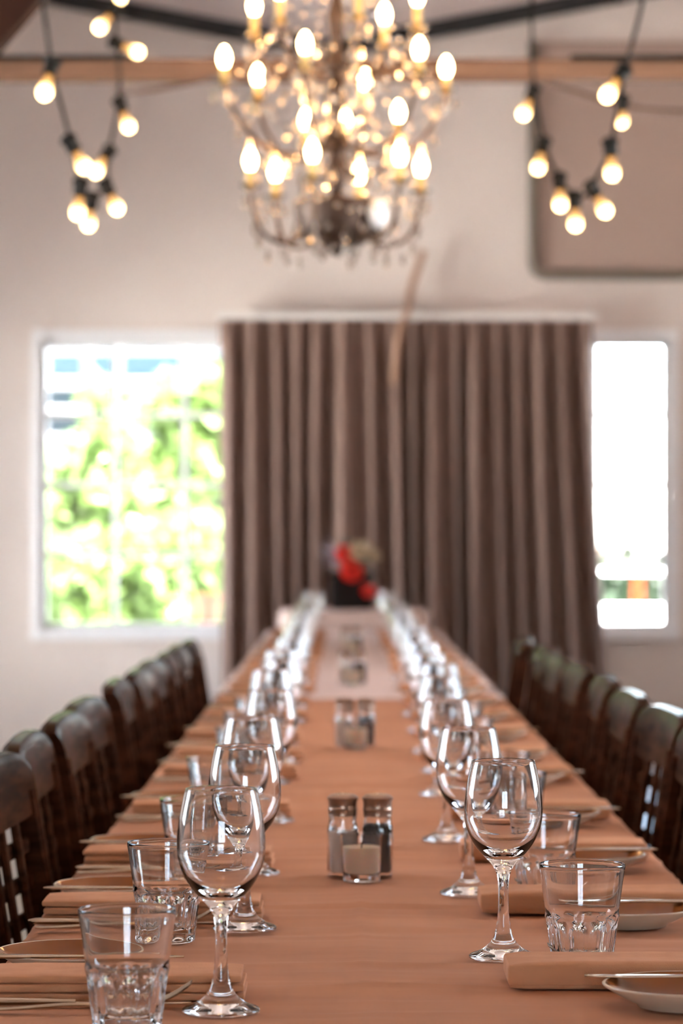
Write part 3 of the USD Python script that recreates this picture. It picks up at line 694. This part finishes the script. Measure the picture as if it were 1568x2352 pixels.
# ------------------------------------------------------------------ tableware
from scipy.interpolate import PchipInterpolator
def fine(prof, n):
    prof = np.asarray(prof, float)
    tt = np.r_[0, np.cumsum(np.linalg.norm(np.diff(prof, axis=0), axis=1))]
    from scipy.interpolate import CubicSpline
    return CubicSpline(tt, prof)(np.linspace(0, tt[-1], n))
def make_wine(loc, rz, label, group):
    t = thing('wine_glass', label, 'wine glass', loc, rz, group)
    outer = fine([(0.0348, 0.0006), (0.0357, 0.0018), (0.0345, 0.0032), (0.025, 0.0070), (0.0165, 0.0125), (0.0108, 0.020), (0.0078, 0.030), (0.0060, 0.042), (0.0053, 0.058), (0.0054, 0.072), (0.0065, 0.083), (0.0092, 0.0905),
                  (0.0150, 0.0978), (0.0228, 0.1060), (0.0305, 0.1160), (0.0366, 0.129), (0.0395, 0.143), (0.0398, 0.151), (0.0386, 0.166), (0.0358, 0.183), (0.0321, 0.1990)], 74)
    inner = fine([(0.0309, 0.1990), (0.0346, 0.183), (0.0374, 0.166), (0.0386, 0.151), (0.0383, 0.143), (0.0353, 0.1305), (0.0290, 0.1190), (0.0205, 0.1110), (0.0110, 0.1062), (0.0, 0.1048)], 34)
    prof = np.vstack([[(0, 0.0014), (0.024, 0.0010), (0.034, 0.0001)], outer, [(0.0318, 0.1998), (0.0312, 0.1998)], inner])
    prof[-1, 0] = 0; prof[:, 0] = np.maximum(prof[:, 0], 0)
    v, f, own = lathe_raw(prof, 72); nn = vnormals(v, f)
    zc_ = prof[own, 1]; out = own < 3 + 74
    foot = out & (zc_ < 0.022) ; stem = out & (zc_ >= 0.022) & (zc_ < 0.088); bowl = ~(foot | stem)
    for nm, k in (('bowl', bowl), ('stem', stem), ('foot', foot)):
        mm, n2 = piece(v, f, nn, k); obj(nm, mm, 'glass', t, normals=n2)
    return t

def make_tumbler(loc, rz, label, group):
    """A pressed tumbler: plain flared top, ten flutes with arched heads below a step."""
    t = thing('water_tumbler', label, 'tumbler', loc, rz, group)
    n_, nf = 160, 10
    th = np.arange(n_) * 2 * PI / n_
    zo = np.r_[0.0, 0.0012, np.linspace(0.004, 0.0465, 16), 0.0490, 0.0510, 0.0525, 0.0545, np.linspace(0.058, 0.1015, 12), 0.1035, 0.1045]
    rows = []
    rb = lambda z: np.interp(z, [0, 0.0012, 0.004, 0.047, 0.049, 0.0525, 0.0545, 0.058, 0.1015, 0.1035, 0.1045], [0.0275, 0.0290, 0.0298, 0.0352, 0.0357, 0.0366, 0.0366, 0.0362, 0.0424, 0.0424, 0.0418])
    for z in zo:
        c = np.abs(np.cos(th * nf / 2))               # 0 at the ribs, 1 in the middle of a flute
        head = 0.0475 - 0.010 * (1 - c) ** 1.3
        inside = np.clip((head - z) / 0.0035, 0, 1) * np.clip((z - 0.003) / 0.003, 0, 1)
        r = rb(z) - inside * 0.0024 * c ** 0.7
        rows.append(np.c_[r * np.cos(th), r * np.sin(th), np.full(n_, z)])
    for z, r in [(0.1045, 0.0410), (0.1030, 0.0402)] + [(z, np.interp(z, [0.058, 0.103], [0.0338, 0.0402])) for z in np.linspace(0.099, 0.060, 10)]:
        rows.append(np.c_[r * np.cos(th), r * np.sin(th), np.full(n_, z)])
    for z in np.linspace(0.057, 0.022, 12):
        r = np.interp(z, [0.018, 0.024, 0.05, 0.058], [0.0250, 0.0268, 0.0318, 0.0338])
        c = np.abs(np.cos(th * nf / 2)); r = r - 0.0010 * (1 - c) * np.clip((0.054 - z) / 0.006, 0, 1)
        rows.append(np.c_[r * np.cos(th), r * np.sin(th), np.full(n_, z)])
    for r, z in ((0.0240, 0.0165), (0.0200, 0.0142), (0.012, 0.0130), (0.005, 0.0128)):
        rows.append(np.c_[r * np.cos(th), r * np.sin(th), np.full(n_, z)])
    v = np.vstack(rows); f = []
    m = len(rows)
    i, j = np.meshgrid(np.arange(m - 1), np.arange(n_), indexing='ij')
    a, b = i * n_ + j, i * n_ + (j + 1) % n_
    f = np.vstack([np.stack([a, b, b + n_], -1).reshape(-1, 3), np.stack([a, b + n_, a + n_], -1).reshape(-1, 3)])
    k = len(v); v = np.vstack([v, [(0, 0, 0.0004), (0, 0, 0.0128)]])
    jj = np.arange(n_)
    f = np.vstack([f, np.stack([np.full(n_, k), (jj + 1) % n_, jj], 1), np.stack([np.full(n_, k + 1), (m - 1) * n_ + jj, (m - 1) * n_ + (jj + 1) % n_], 1)])
    ms = trimesh.Trimesh(v, f, process=False)
    if ms.volume < 0: ms.invert()
    obj('body', ms, 'glass', t, smooth=38)
    return t

def make_plate(loc, rz, label, group):
    t = thing('side_plate', label, 'plate', loc, rz, group)
    out = [(0, 0.0016), (0.038, 0.0016), (0.040, 0.0), (0.044, 0.0), (0.046, 0.0028), (0.060, 0.0095), (0.070, 0.0155), (0.0755, 0.0190), (0.0762, 0.0202)]
    rim = [(0.0762, 0.0202), (0.0750, 0.0212), (0.0730, 0.0208)]
    well = [(0.0730, 0.0208), (0.0680, 0.0178), (0.058, 0.0118), (0.046, 0.0068), (0.036, 0.0050), (0.018, 0.0047), (0, 0.0047)]
    prof = np.array(out + rim[1:] + well[1:])
    v, f, own = lathe_raw(prof, 72); nn = vnormals(v, f)
    k = own < len(out) + 1
    mm, n2 = piece(v, f, nn, k); obj('body', mm, 'cream_glaze', t, normals=n2)
    mm, n2 = piece(v, f, nn, ~k); obj('well', mm, 'warm_shade_glaze', t, normals=n2, label='inside with warm shade in its colour')
    return t

def make_butter_knife(loc, rz, label, group):
    """Lies along +x, handle first, flat side up."""
    t = thing('butter_knife', label, 'knife', loc, rz, group)
    x = np.linspace(-0.098, 0.0, 14)
    w = np.interp(x, [-0.098, -0.094, -0.07, -0.02, 0.0], [0.003, 0.0062, 0.0072, 0.0052, 0.0045])
    obj('handle', sweep(np.c_[x, 0 * x, 0 * x], w, w * 0.30, 12), 'steel', t, smooth=40)
    x = np.linspace(-0.002, 0.096, 14)
    w = np.interp(x, [-0.002, 0.01, 0.06, 0.085, 0.096], [0.0042, 0.0080, 0.0095, 0.0070, 0.0015])
    obj('blade', sweep(np.c_[x, np.interp(x, [0, 0.06, 0.096], [0, 0.001, -0.003]), 0 * x], w, 0.0011, 10), 'steel', t, smooth=40)
    return t
def make_fork(loc, rz, label, group):
    t = thing('table_fork', label, 'fork', loc, rz, group)
    xs = [-0.10, -0.06, 0.0, 0.030, 0.045, 0.060, 0.080, 0.100]
    zs = [0.0028, 0.0040, 0.0070, 0.0055, 0.0050, 0.0062, 0.0140, 0.0270]
    cz_ = PchipInterpolator(xs, zs)
    x = np.linspace(-0.10, 0.052, 26)
    w = np.interp(x, [-0.10, -0.096, -0.07, -0.02, 0.015, 0.030, 0.045, 0.052], [0.003, 0.0085, 0.0080, 0.0038, 0.0035, 0.0090, 0.0122, 0.0125])
    h = np.interp(x, [-0.10, -0.02, 0.03, 0.052], [0.0014, 0.0020, 0.0014, 0.0012])
    obj('handle', sweep(np.c_[x, 0 * x, cz_(x)], w, h, 12), 'steel', t, smooth=40)
    x = np.linspace(0.048, 0.100, 12)
    for k in range(4):
        y = -0.0105 + 0.007 * k
        w = np.interp(x, [0.048, 0.09, 0.10], [0.0021, 0.0016, 0.0007])
        obj('tine', sweep(np.c_[x, np.full(12, y), cz_(x)], w, w * 0.7, 8), 'steel', t, smooth=40)
    return t
def make_table_knife(loc, rz, label, group):
    t = thing('table_knife', label, 'knife', loc, rz, group)
    x = np.linspace(-0.105, 0.0, 14)
    w = np.interp(x, [-0.105, -0.10, -0.07, -0.02, 0.0], [0.004, 0.0082, 0.0085, 0.0060, 0.0050])
    obj('handle', sweep(np.c_[x, 0 * x, np.full(14, 0.0042)], w, np.maximum(w * 0.46, 0.002), 12), 'steel', t, smooth=40)
    x = np.linspace(-0.002, 0.105, 16)
    w = np.interp(x, [-0.002, 0.01, 0.07, 0.095, 0.105], [0.0045, 0.0085, 0.0095, 0.0065, 0.0015])
    obj('blade', sweep(np.c_[x, np.interp(x, [0, 0.07, 0.105], [0, 0.001, -0.004]), np.full(16, 0.0040)], w, 0.0010, 10), 'steel', t, smooth=40)
    return t

def soft_box(lo, hi, r, nx, ny_, nz, seed, amp):
    lo, hi = np.array(lo, float), np.array(hi, float)
    m = trimesh.creation.box(extents=[1, 1, 1])
    m = m.subdivide().subdivide().subdivide().subdivide()
    v = np.array(m.vertices) + 0.5
    size = hi - lo; p = v * size
    core = np.clip(p, r, size - r); d = p - core; L = np.linalg.norm(d, axis=1, keepdims=True)
    p = np.where(L > 1e-9, core + d / np.maximum(L, 1e-9) * r, p) + lo
    nz_ = meshkit.fbm(np.c_[p[:, 0] * 18, p[:, 1] * 30, p[:, 2] * 40 + seed], 3, seed) - 0.5
    p[:, 2] += amp * nz_ * np.clip((p[:, 2] - lo[2]) / size[2], 0, 1)
    p[:, 1] += 0.6 * amp * nz_
    return trimesh.Trimesh(p, m.faces, process=False)
def make_napkin_l(loc, rz, label, group):
    """Folded long and stacked in layers, loose edges towards the camera."""
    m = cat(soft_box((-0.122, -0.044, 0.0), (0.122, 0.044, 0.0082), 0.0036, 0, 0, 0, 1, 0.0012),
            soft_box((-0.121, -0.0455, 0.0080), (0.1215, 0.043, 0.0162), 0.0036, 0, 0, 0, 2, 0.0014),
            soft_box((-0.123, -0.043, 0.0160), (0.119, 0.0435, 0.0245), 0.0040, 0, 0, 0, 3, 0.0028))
    return wrap('folded_napkin', m, 'lamplit_napkin_cloth', label, 'napkin', loc, rz, group)
def make_napkin_r(loc, rz, label, group):
    """Folded long with the round fold towards the camera."""
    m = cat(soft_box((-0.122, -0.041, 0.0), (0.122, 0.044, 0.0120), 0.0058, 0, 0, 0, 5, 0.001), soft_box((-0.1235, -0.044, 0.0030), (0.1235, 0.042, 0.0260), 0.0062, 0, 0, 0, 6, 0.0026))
    return wrap('folded_napkin', m, 'lamplit_napkin_cloth', label, 'napkin', loc, rz, group)
def wrap(name, m, mat, label, c, loc, rz, group):
    t = thing(name, label, c, loc, rz, group)
    obj('cloth', m, mat, t, smooth=45)
    return t

wine, tumb, plate, bknife, fork, tknife = map(Kind, (make_wine, make_tumbler, make_plate, make_butter_knife, make_fork, make_table_knife))
napl, napr = Kind(make_napkin_l), Kind(make_napkin_r)
WL = [(508, 2.637), (562, 3.207), (580, 3.746), (623, 4.46), (None, 5.20), (None, 5.66), (None, 6.20)] + [(None, 7.0 + 0.64 * k) for k in range(12)]
WL = [w for w in WL if w[1] < 14.4]
WR = [(1155, 2.983), (1076, 3.53), (1025, 4.174), (1010, 4.94), (None, 5.46), (None, 5.98), (None, 6.66)] + [(None, 7.3 + 0.64 * k) for k in range(12)]
WR = [w for w in WR if w[1] < 14.4]
q = random.Random(21)
ordl = lambda k: ordn[k] if k < len(ordn) else f'{k + 1}th'
GAP = 0.0004
for side, WW in (('left', WL), ('right', WR)):
    sg_ = -1 if side == 'left' else 1
    for k, (px, d) in enumerate(WW):
        o = ordl(k); last = ' (farthest)' if False else ''
        z = zt(d) + GAP
        x = (px - VX) * d / F if px else (-0.120 - 0.002 * k if side == 'left' else 0.158 + 0.002 * k) + q.uniform(-0.008, 0.008)
        wine.put((x, d, z), q.uniform(0, 360), f'stemmed wine glass, {o} from the front in the {side} row', f'wine glasses in the {side} row')
        tx, ty = (-0.189, d - 0.097) if side == 'left' else (0.232, d - 0.085)
        if k == 3 and side == 'right': ty = 4.47
        tx += q.uniform(-0.006, 0.006) if k > 1 else 0
        tumb.put((tx, ty, z), q.uniform(0, 36), f'fluted water tumbler, {o} from the front on the {side} side', f'water tumblers on the {side} side')
        j = lambda a: q.uniform(-a, a) if k > 1 else 0.0
        # plates, knives, napkins and cutlery
        if side == 'left':
            pc = (-0.268 + j(.006), d + 0.255 + j(.012)); nc = (-0.215 + j(.008), d + 0.100 + j(.01)); cu = d + 0.008
            bk = (-0.252 + j(.008), pc[1] - 0.058)
        else:
            pd = [2.67, 3.24, 3.81, 4.40][k] if k < 4 else d - 0.33
            pc = (0.308 + j(.006), pd + j(.01)); nc = (0.275 + j(.008), (2.805, 3.372, 3.93, 4.53)[k] if k < 4 else d - 0.19); cu = nc[1] + 0.064
            bk = (0.315 + j(.008), pc[1] + 0.035)
        plate.put((pc[0], pc[1], z), q.uniform(0, 360), f'small side plate with painted warm shade inside, {o} from the front on the {side} side', f'side plates on the {side} side')
        bknife.put((bk[0], bk[1], z + 0.0215 + 0.0005), (0 if side == 'left' else 180) + j(3), f'butter knife lying across the {o} side plate on the {side}', f'butter knives on the {side} side plates')
        (napl if side == 'left' else napr).put((nc[0], nc[1], z), j(2), f'cream napkin folded long, {o} from the front on the {side} side', f'napkins on the {side} side')
        if side == 'left':
            fork.put((-0.238 + j(.006), cu - 0.013, z), 1.5 + j(1), f'steel fork in front of the {o} napkin on the left side', 'forks on the left side')
            tknife.put((-0.245 + j(.006), cu + 0.024, z), -1.5 + j(1), f'steel table knife in front of the {o} napkin on the left side', 'table knives on the left side')
        else:
            fork.put((0.297 + j(.006), cu + 0.012, z), 178 + j(1), f'steel fork behind the {o} napkin on the right side', 'forks on the right side')
            tknife.put((0.305 + j(.006), cu + 0.042, z), 181 + j(1), f'steel table knife behind the {o} napkin on the right side', 'table knives on the right side')

# condiments: salt and pepper shakers and a votive candle
def make_shaker(fill_mat, fill_h, what):
    def make(loc, rz, label, group):
        t = thing(what + '_shaker', label, 'shaker', loc, rz, group)
        n_ = 48; th = np.arange(n_) * 2 * PI / n_ + PI / n_
        def ring(r, z, p):
            c, s_ = np.cos(th), np.sin(th)
            k = (np.abs(c) ** p + np.abs(s_) ** p) ** (-1 / p)
            return np.c_[r * k * c, r * k * s_, np.full(n_, z)]
        def loft(rows, c0, c1):
            v = np.vstack(rows + [[(0, 0, c0), (0, 0, c1)]]); f = []; m = len(rows)
            for i in range(m - 1):
                for j in range(n_):
                    a, b = i * n_ + j, i * n_ + (j + 1) % n_
                    f += [(a, b, b + n_), (a, b + n_, a + n_)]
            k = m * n_
            for j in range(n_): f += [(k, (j + 1) % n_, j), (k + 1, (m - 1) * n_ + j, (m - 1) * n_ + (j + 1) % n_)]
            m_ = trimesh.Trimesh(v, f, process=False)
            if m_.volume < 0: m_.invert()
            return m_
        outer = [ring(.0165, 0, 4), ring(.0185, .0012, 4), ring(.0190, .004, 4), ring(.0190, .055, 4), ring(.0186, .062, 3.5), ring(.0178, .067, 3), ring(.0172, .071, 2), ring(.0172, .077, 2)]
        inner = [ring(.0152, .077, 2), ring(.0152, .070, 2), ring(.0166, .062, 3.5), ring(.0172, .054, 4), ring(.0172, .010, 4), ring(.0160, .0065, 4)]
        obj('jar', loft(outer + inner, 0.0003, 0.006), 'glass', t, smooth=45)
        obj('contents', loft([ring(.0155, .0068, 4), ring(.0169, .0104, 4), ring(.0169, fill_h - 0.004, 4), ring(.0160, fill_h, 4)], 0.0068, fill_h + 0.002), fill_mat, t, smooth=45, label='salt' if what == 'salt' else 'ground black pepper')
        cap = lathe([(0, .0772), (0.0176, .0772), (0.0182, .078), (0.0178, .0795), (0.0180, .084), (0.0188, .0855), (0.0180, .0870), (0.0176, .0900), (0.0182, .0960), (0.0196, .0985), (0.0198, .1000), (0.0186, .1012), (0.0150, .1040), (0.0090, .1052), (0, .1054)], 40)
        cp_ = obj('cap', cap, 'cork_metal', t, smooth=40)
        holes = cat(*[moved(trimesh.creation.cylinder(0.0010, 0.0008, sections=8), (0.007 * math.cos(a), 0.007 * math.sin(a), 0.1053)) for a in np.arange(6) * PI / 3])
        obj('holes', holes, 'pot_dark', cp_)
        return t
    return make
salt, pepper = Kind(make_shaker('salt', 0.058, 'salt')), Kind(make_shaker('pepper', 0.066, 'pepper'))
def make_candle(loc, rz, label, group):
    t = thing('votive_candle', label, 'candle', loc, rz, group)
    prof = [(0, 0.0012), (0.018, 0.0008), (0.0205, 0.0), (0.0222, 0.0015), (0.0232, 0.010), (0.0262, 0.058), (0.0262, 0.0598), (0.0252, 0.060), (0.0246, 0.0585), (0.0218, 0.0125), (0.0200, 0.0105), (0, 0.0100)]
    obj('glass_cup', lathe(prof, 56), 'glass', t, smooth=40)
    w = obj('wax', lathe([(0, 0.0103), (0.0198, 0.0108), (0.0215, 0.0130), (0.0234, 0.0425), (0.0232, 0.0438), (0.0205, 0.0428), (0.004, 0.0415), (0, 0.0415)], 48), 'wax', t, smooth=40)
    obj('wick', tube([(0, 0, 0.0412), (0.0006, 0, 0.046), (0.002, 0.0008, 0.050)], 0.0009, 6), 'pot_dark', w)
    return t
votive = Kind(make_candle)
for k, (d, px) in enumerate(((3.66, 830), (6.02, 817), (8.78, 810), (11.35, 808))):
    z = zt(d) + GAP
    o = ('nearest', 'second nearest', 'third nearest', 'farthest')[k]
    cx = (px - VX) * d / F
    votive.put((cx, d, z), 15 * k, f'white votive candle in a glass, {o} on the table', 'votive candles')
    salt.put((cx - 0.0235, d + 0.054, z), [6, -4, 8, 0][k], f'salt shaker with brass cap, {o} on the table', 'salt shakers')
    pepper.put((cx + 0.0205, d + 0.052, z), [-5, 3, 10, 4][k], f'pepper shaker with dark contents, {o} on the table', 'pepper shakers')

# ------------------------------------------------------------------ outdoors
struct('ground', bbox((-60, YB + 1.2, -0.35), (60, 160, -0.25), 0.001), 'paving', 'pale paved ground outside the windows')
struct('ground', bbox((-60, -60, -0.35), (60, YB + 1.19, -0.25), 0.001), 'paving', 'pale paved ground around the building')
def tree(x, y, blobs, label, seed, mat, nleaf, sz):
    """blobs: ellipsoids (x, z, rx, rz, ry) that the crown fills."""
    r = np.random.RandomState(seed)
    t = thing('leafy_tree', label, 'tree', (x, y, -0.25))
    bx = float(np.mean([b[0] for b in blobs])) - x
    obj('trunk', tube(smooth_path([(bx, 0.3, 0), (bx + 0.05, 0.3, 0.5), (bx - 0.05, 0.32, 1.2), (bx, 0.3, 1.8)], 14), np.linspace(0.07, 0.03, 14), 8), 'bark', t, smooth=True)
    for b in blobs:
        obj('branch', tube(smooth_path([(bx, 0.3, 0.6), ((bx + b[0] - x) / 2, 0.3, 0.3 + (b[1] + 0.25) / 2), (b[0] - x, 0.25, b[1] + 0.25)], 10), np.linspace(0.028, 0.010, 10), 6), 'bark', t, smooth=True)
    vol = np.array([b[2] * b[3] for b in blobs]); cnt = (nleaf * vol / vol.sum()).astype(int)
    lv = np.array([(0, 0, 0), (0.30, 0.35, 0.06), (0, 1.0, -0.05), (-0.30, 0.35, 0.06), (0, 0.45, -0.02)]); lf_ = np.array([(0, 1, 4), (1, 2, 4), (2, 3, 4), (3, 0, 4)])
    V, Fc = [], []
    for b, c in zip(blobs, cnt):
        d = r.normal(size=(c, 3)); d /= np.linalg.norm(d, axis=1, keepdims=True)
        rad = r.uniform(0.45, 1.0, c) ** 0.6
        clump = 0.80 + 0.35 * (meshkit.noise(d * 2.6 + b[0] * 7, seed) - 0.3)
        c0 = np.array([b[0] - x, 0.0, b[1] + 0.25]) + d * (rad * clump)[:, None] * np.array([b[2], b[4], b[3]])
        for k in range(c):
            q_ = trimesh.transformations.random_rotation_matrix(r.rand(3))[:3, :3]
            s_ = sz * r.uniform(0.7, 1.3)
            Fc.append(lf_ + 5 * len(V)); V.append(lv * s_ @ q_.T + c0[k])
    obj('foliage', trimesh.Trimesh(np.vstack(V), np.vstack(Fc), process=False), mat, t, smooth=False, kind='stuff')
    return t
D1 = 20.0; s1 = F / D1
B = lambda px, py, rx, rz, ry=0.5: ((px - VX) / s1, CAMZ + (VY - py) / s1, rx / s1, rz / s1, ry)
tree(-0.95, 20.7, [B(470, 900, 75, 95), B(370, 920, 70, 85), B(430, 1040, 100, 110), B(540, 980, 70, 120), B(350, 1100, 80, 90)], 'bright leafy tree close outside the window, upper right part', 1, 'leaf_green', 2900, 0.125)
tree(-1.75, 20.2, [B(215, 920, 32, 55), B(240, 1010, 65, 70), B(150, 1060, 65, 50), B(260, 1150, 90, 110), B(120, 1170, 50, 60)], 'bright leafy tree at the left of the foliage window', 2, 'leaf_green', 2300, 0.12)
tree(-1.35, 19.8, [B(140, 1330, 90, 110), B(240, 1320, 100, 120), B(350, 1280, 110, 110), B(460, 1260, 90, 100), B(420, 1390, 110, 90), B(230, 1430, 120, 80)], 'low bushy green shrub filling the bottom of the foliage window', 3, 'leaf_green', 3200, 0.12)
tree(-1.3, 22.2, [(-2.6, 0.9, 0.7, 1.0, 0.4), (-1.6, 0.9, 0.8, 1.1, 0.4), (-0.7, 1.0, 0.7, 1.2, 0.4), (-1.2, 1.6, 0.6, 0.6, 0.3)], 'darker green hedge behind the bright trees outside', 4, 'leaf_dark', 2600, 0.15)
# the building beyond
DB = 30.0; sb = F / DB
zpx = lambda py: CAMZ + (VY - py) / sb
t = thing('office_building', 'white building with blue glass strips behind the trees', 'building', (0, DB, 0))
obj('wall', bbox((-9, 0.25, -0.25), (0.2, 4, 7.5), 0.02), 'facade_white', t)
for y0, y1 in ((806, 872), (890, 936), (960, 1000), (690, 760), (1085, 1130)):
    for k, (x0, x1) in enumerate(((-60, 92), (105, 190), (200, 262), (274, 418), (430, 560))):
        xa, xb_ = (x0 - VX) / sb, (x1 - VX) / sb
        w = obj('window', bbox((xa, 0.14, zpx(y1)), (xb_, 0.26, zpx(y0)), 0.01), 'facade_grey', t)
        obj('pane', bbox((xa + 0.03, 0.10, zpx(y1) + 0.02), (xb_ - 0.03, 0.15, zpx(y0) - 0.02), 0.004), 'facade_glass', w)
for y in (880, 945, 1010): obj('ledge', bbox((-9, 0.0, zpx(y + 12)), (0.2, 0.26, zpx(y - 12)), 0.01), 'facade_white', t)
# seen low in the bright window
sw = F / 20.0
zw = lambda py: CAMZ + (VY - py) / sw
tag(obj('garden_wall', bbox((1.0, 19.6, -0.25), (4.4, 19.85, zw(1388)), 0.01), 'white_paint'), 'low white garden wall at the bottom of the glaring window', 'wall')
t = thing('railing', 'white rail above the garden wall outside the glaring window', 'railing', (0, 20.0, 0))
obj('rail', bbox((1.0, -0.03, zw(1319)), (4.4, 0.03, zw(1307)), 0.008), 'white_paint', t)
for x in (1.05, 4.35): obj('post', bbox((x - 0.03, -0.03, -0.25), (x + 0.03, 0.03, zw(1298)), 0.006), 'white_paint', t)
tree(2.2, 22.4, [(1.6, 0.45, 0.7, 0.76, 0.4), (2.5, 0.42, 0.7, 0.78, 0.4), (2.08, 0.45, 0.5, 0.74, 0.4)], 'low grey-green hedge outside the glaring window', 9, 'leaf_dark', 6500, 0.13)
t = thing('patio_umbrella', 'closed orange parasol standing outside the glaring window', 'umbrella', ((1478 - VX) / sw, 20.4, -0.25))
obj('pole', tube([(0, 0, 0), (0, 0, zw(1280) + 0.25)], 0.018, 8), 'white_paint', t)
obj('canopy', lathe([(0, zw(1392) + 0.25), (0.046, zw(1390) + 0.25), (0.044, zw(1350) + 0.25), (0.034, zw(1315) + 0.25), (0.02, zw(1292) + 0.25), (0, zw(1290) + 0.25)], 12), 'orange_canvas', t)
t = thing('plant_pot', 'terracotta pot with yellow-green plant by the curtain edge outside', 'pot', ((478 - VX) * 18.4 / F, 18.4, -0.25))
zq = CAMZ - (1395 - VY) * 18.4 / F + 0.25
obj('pot', lathe([(0, zq - 0.10), (0.05, zq - 0.10), (0.075, zq + 0.06), (0.085, zq + 0.06), (0.085, zq + 0.085), (0.07, zq + 0.085), (0.06, zq + 0.05), (0, zq + 0.05)], 20), 'terracotta', t)
obj('stand', cat(bbox((-0.09, -0.09, 0), (0.09, 0.09, zq - 0.10), 0.01)), 'facade_grey', t)
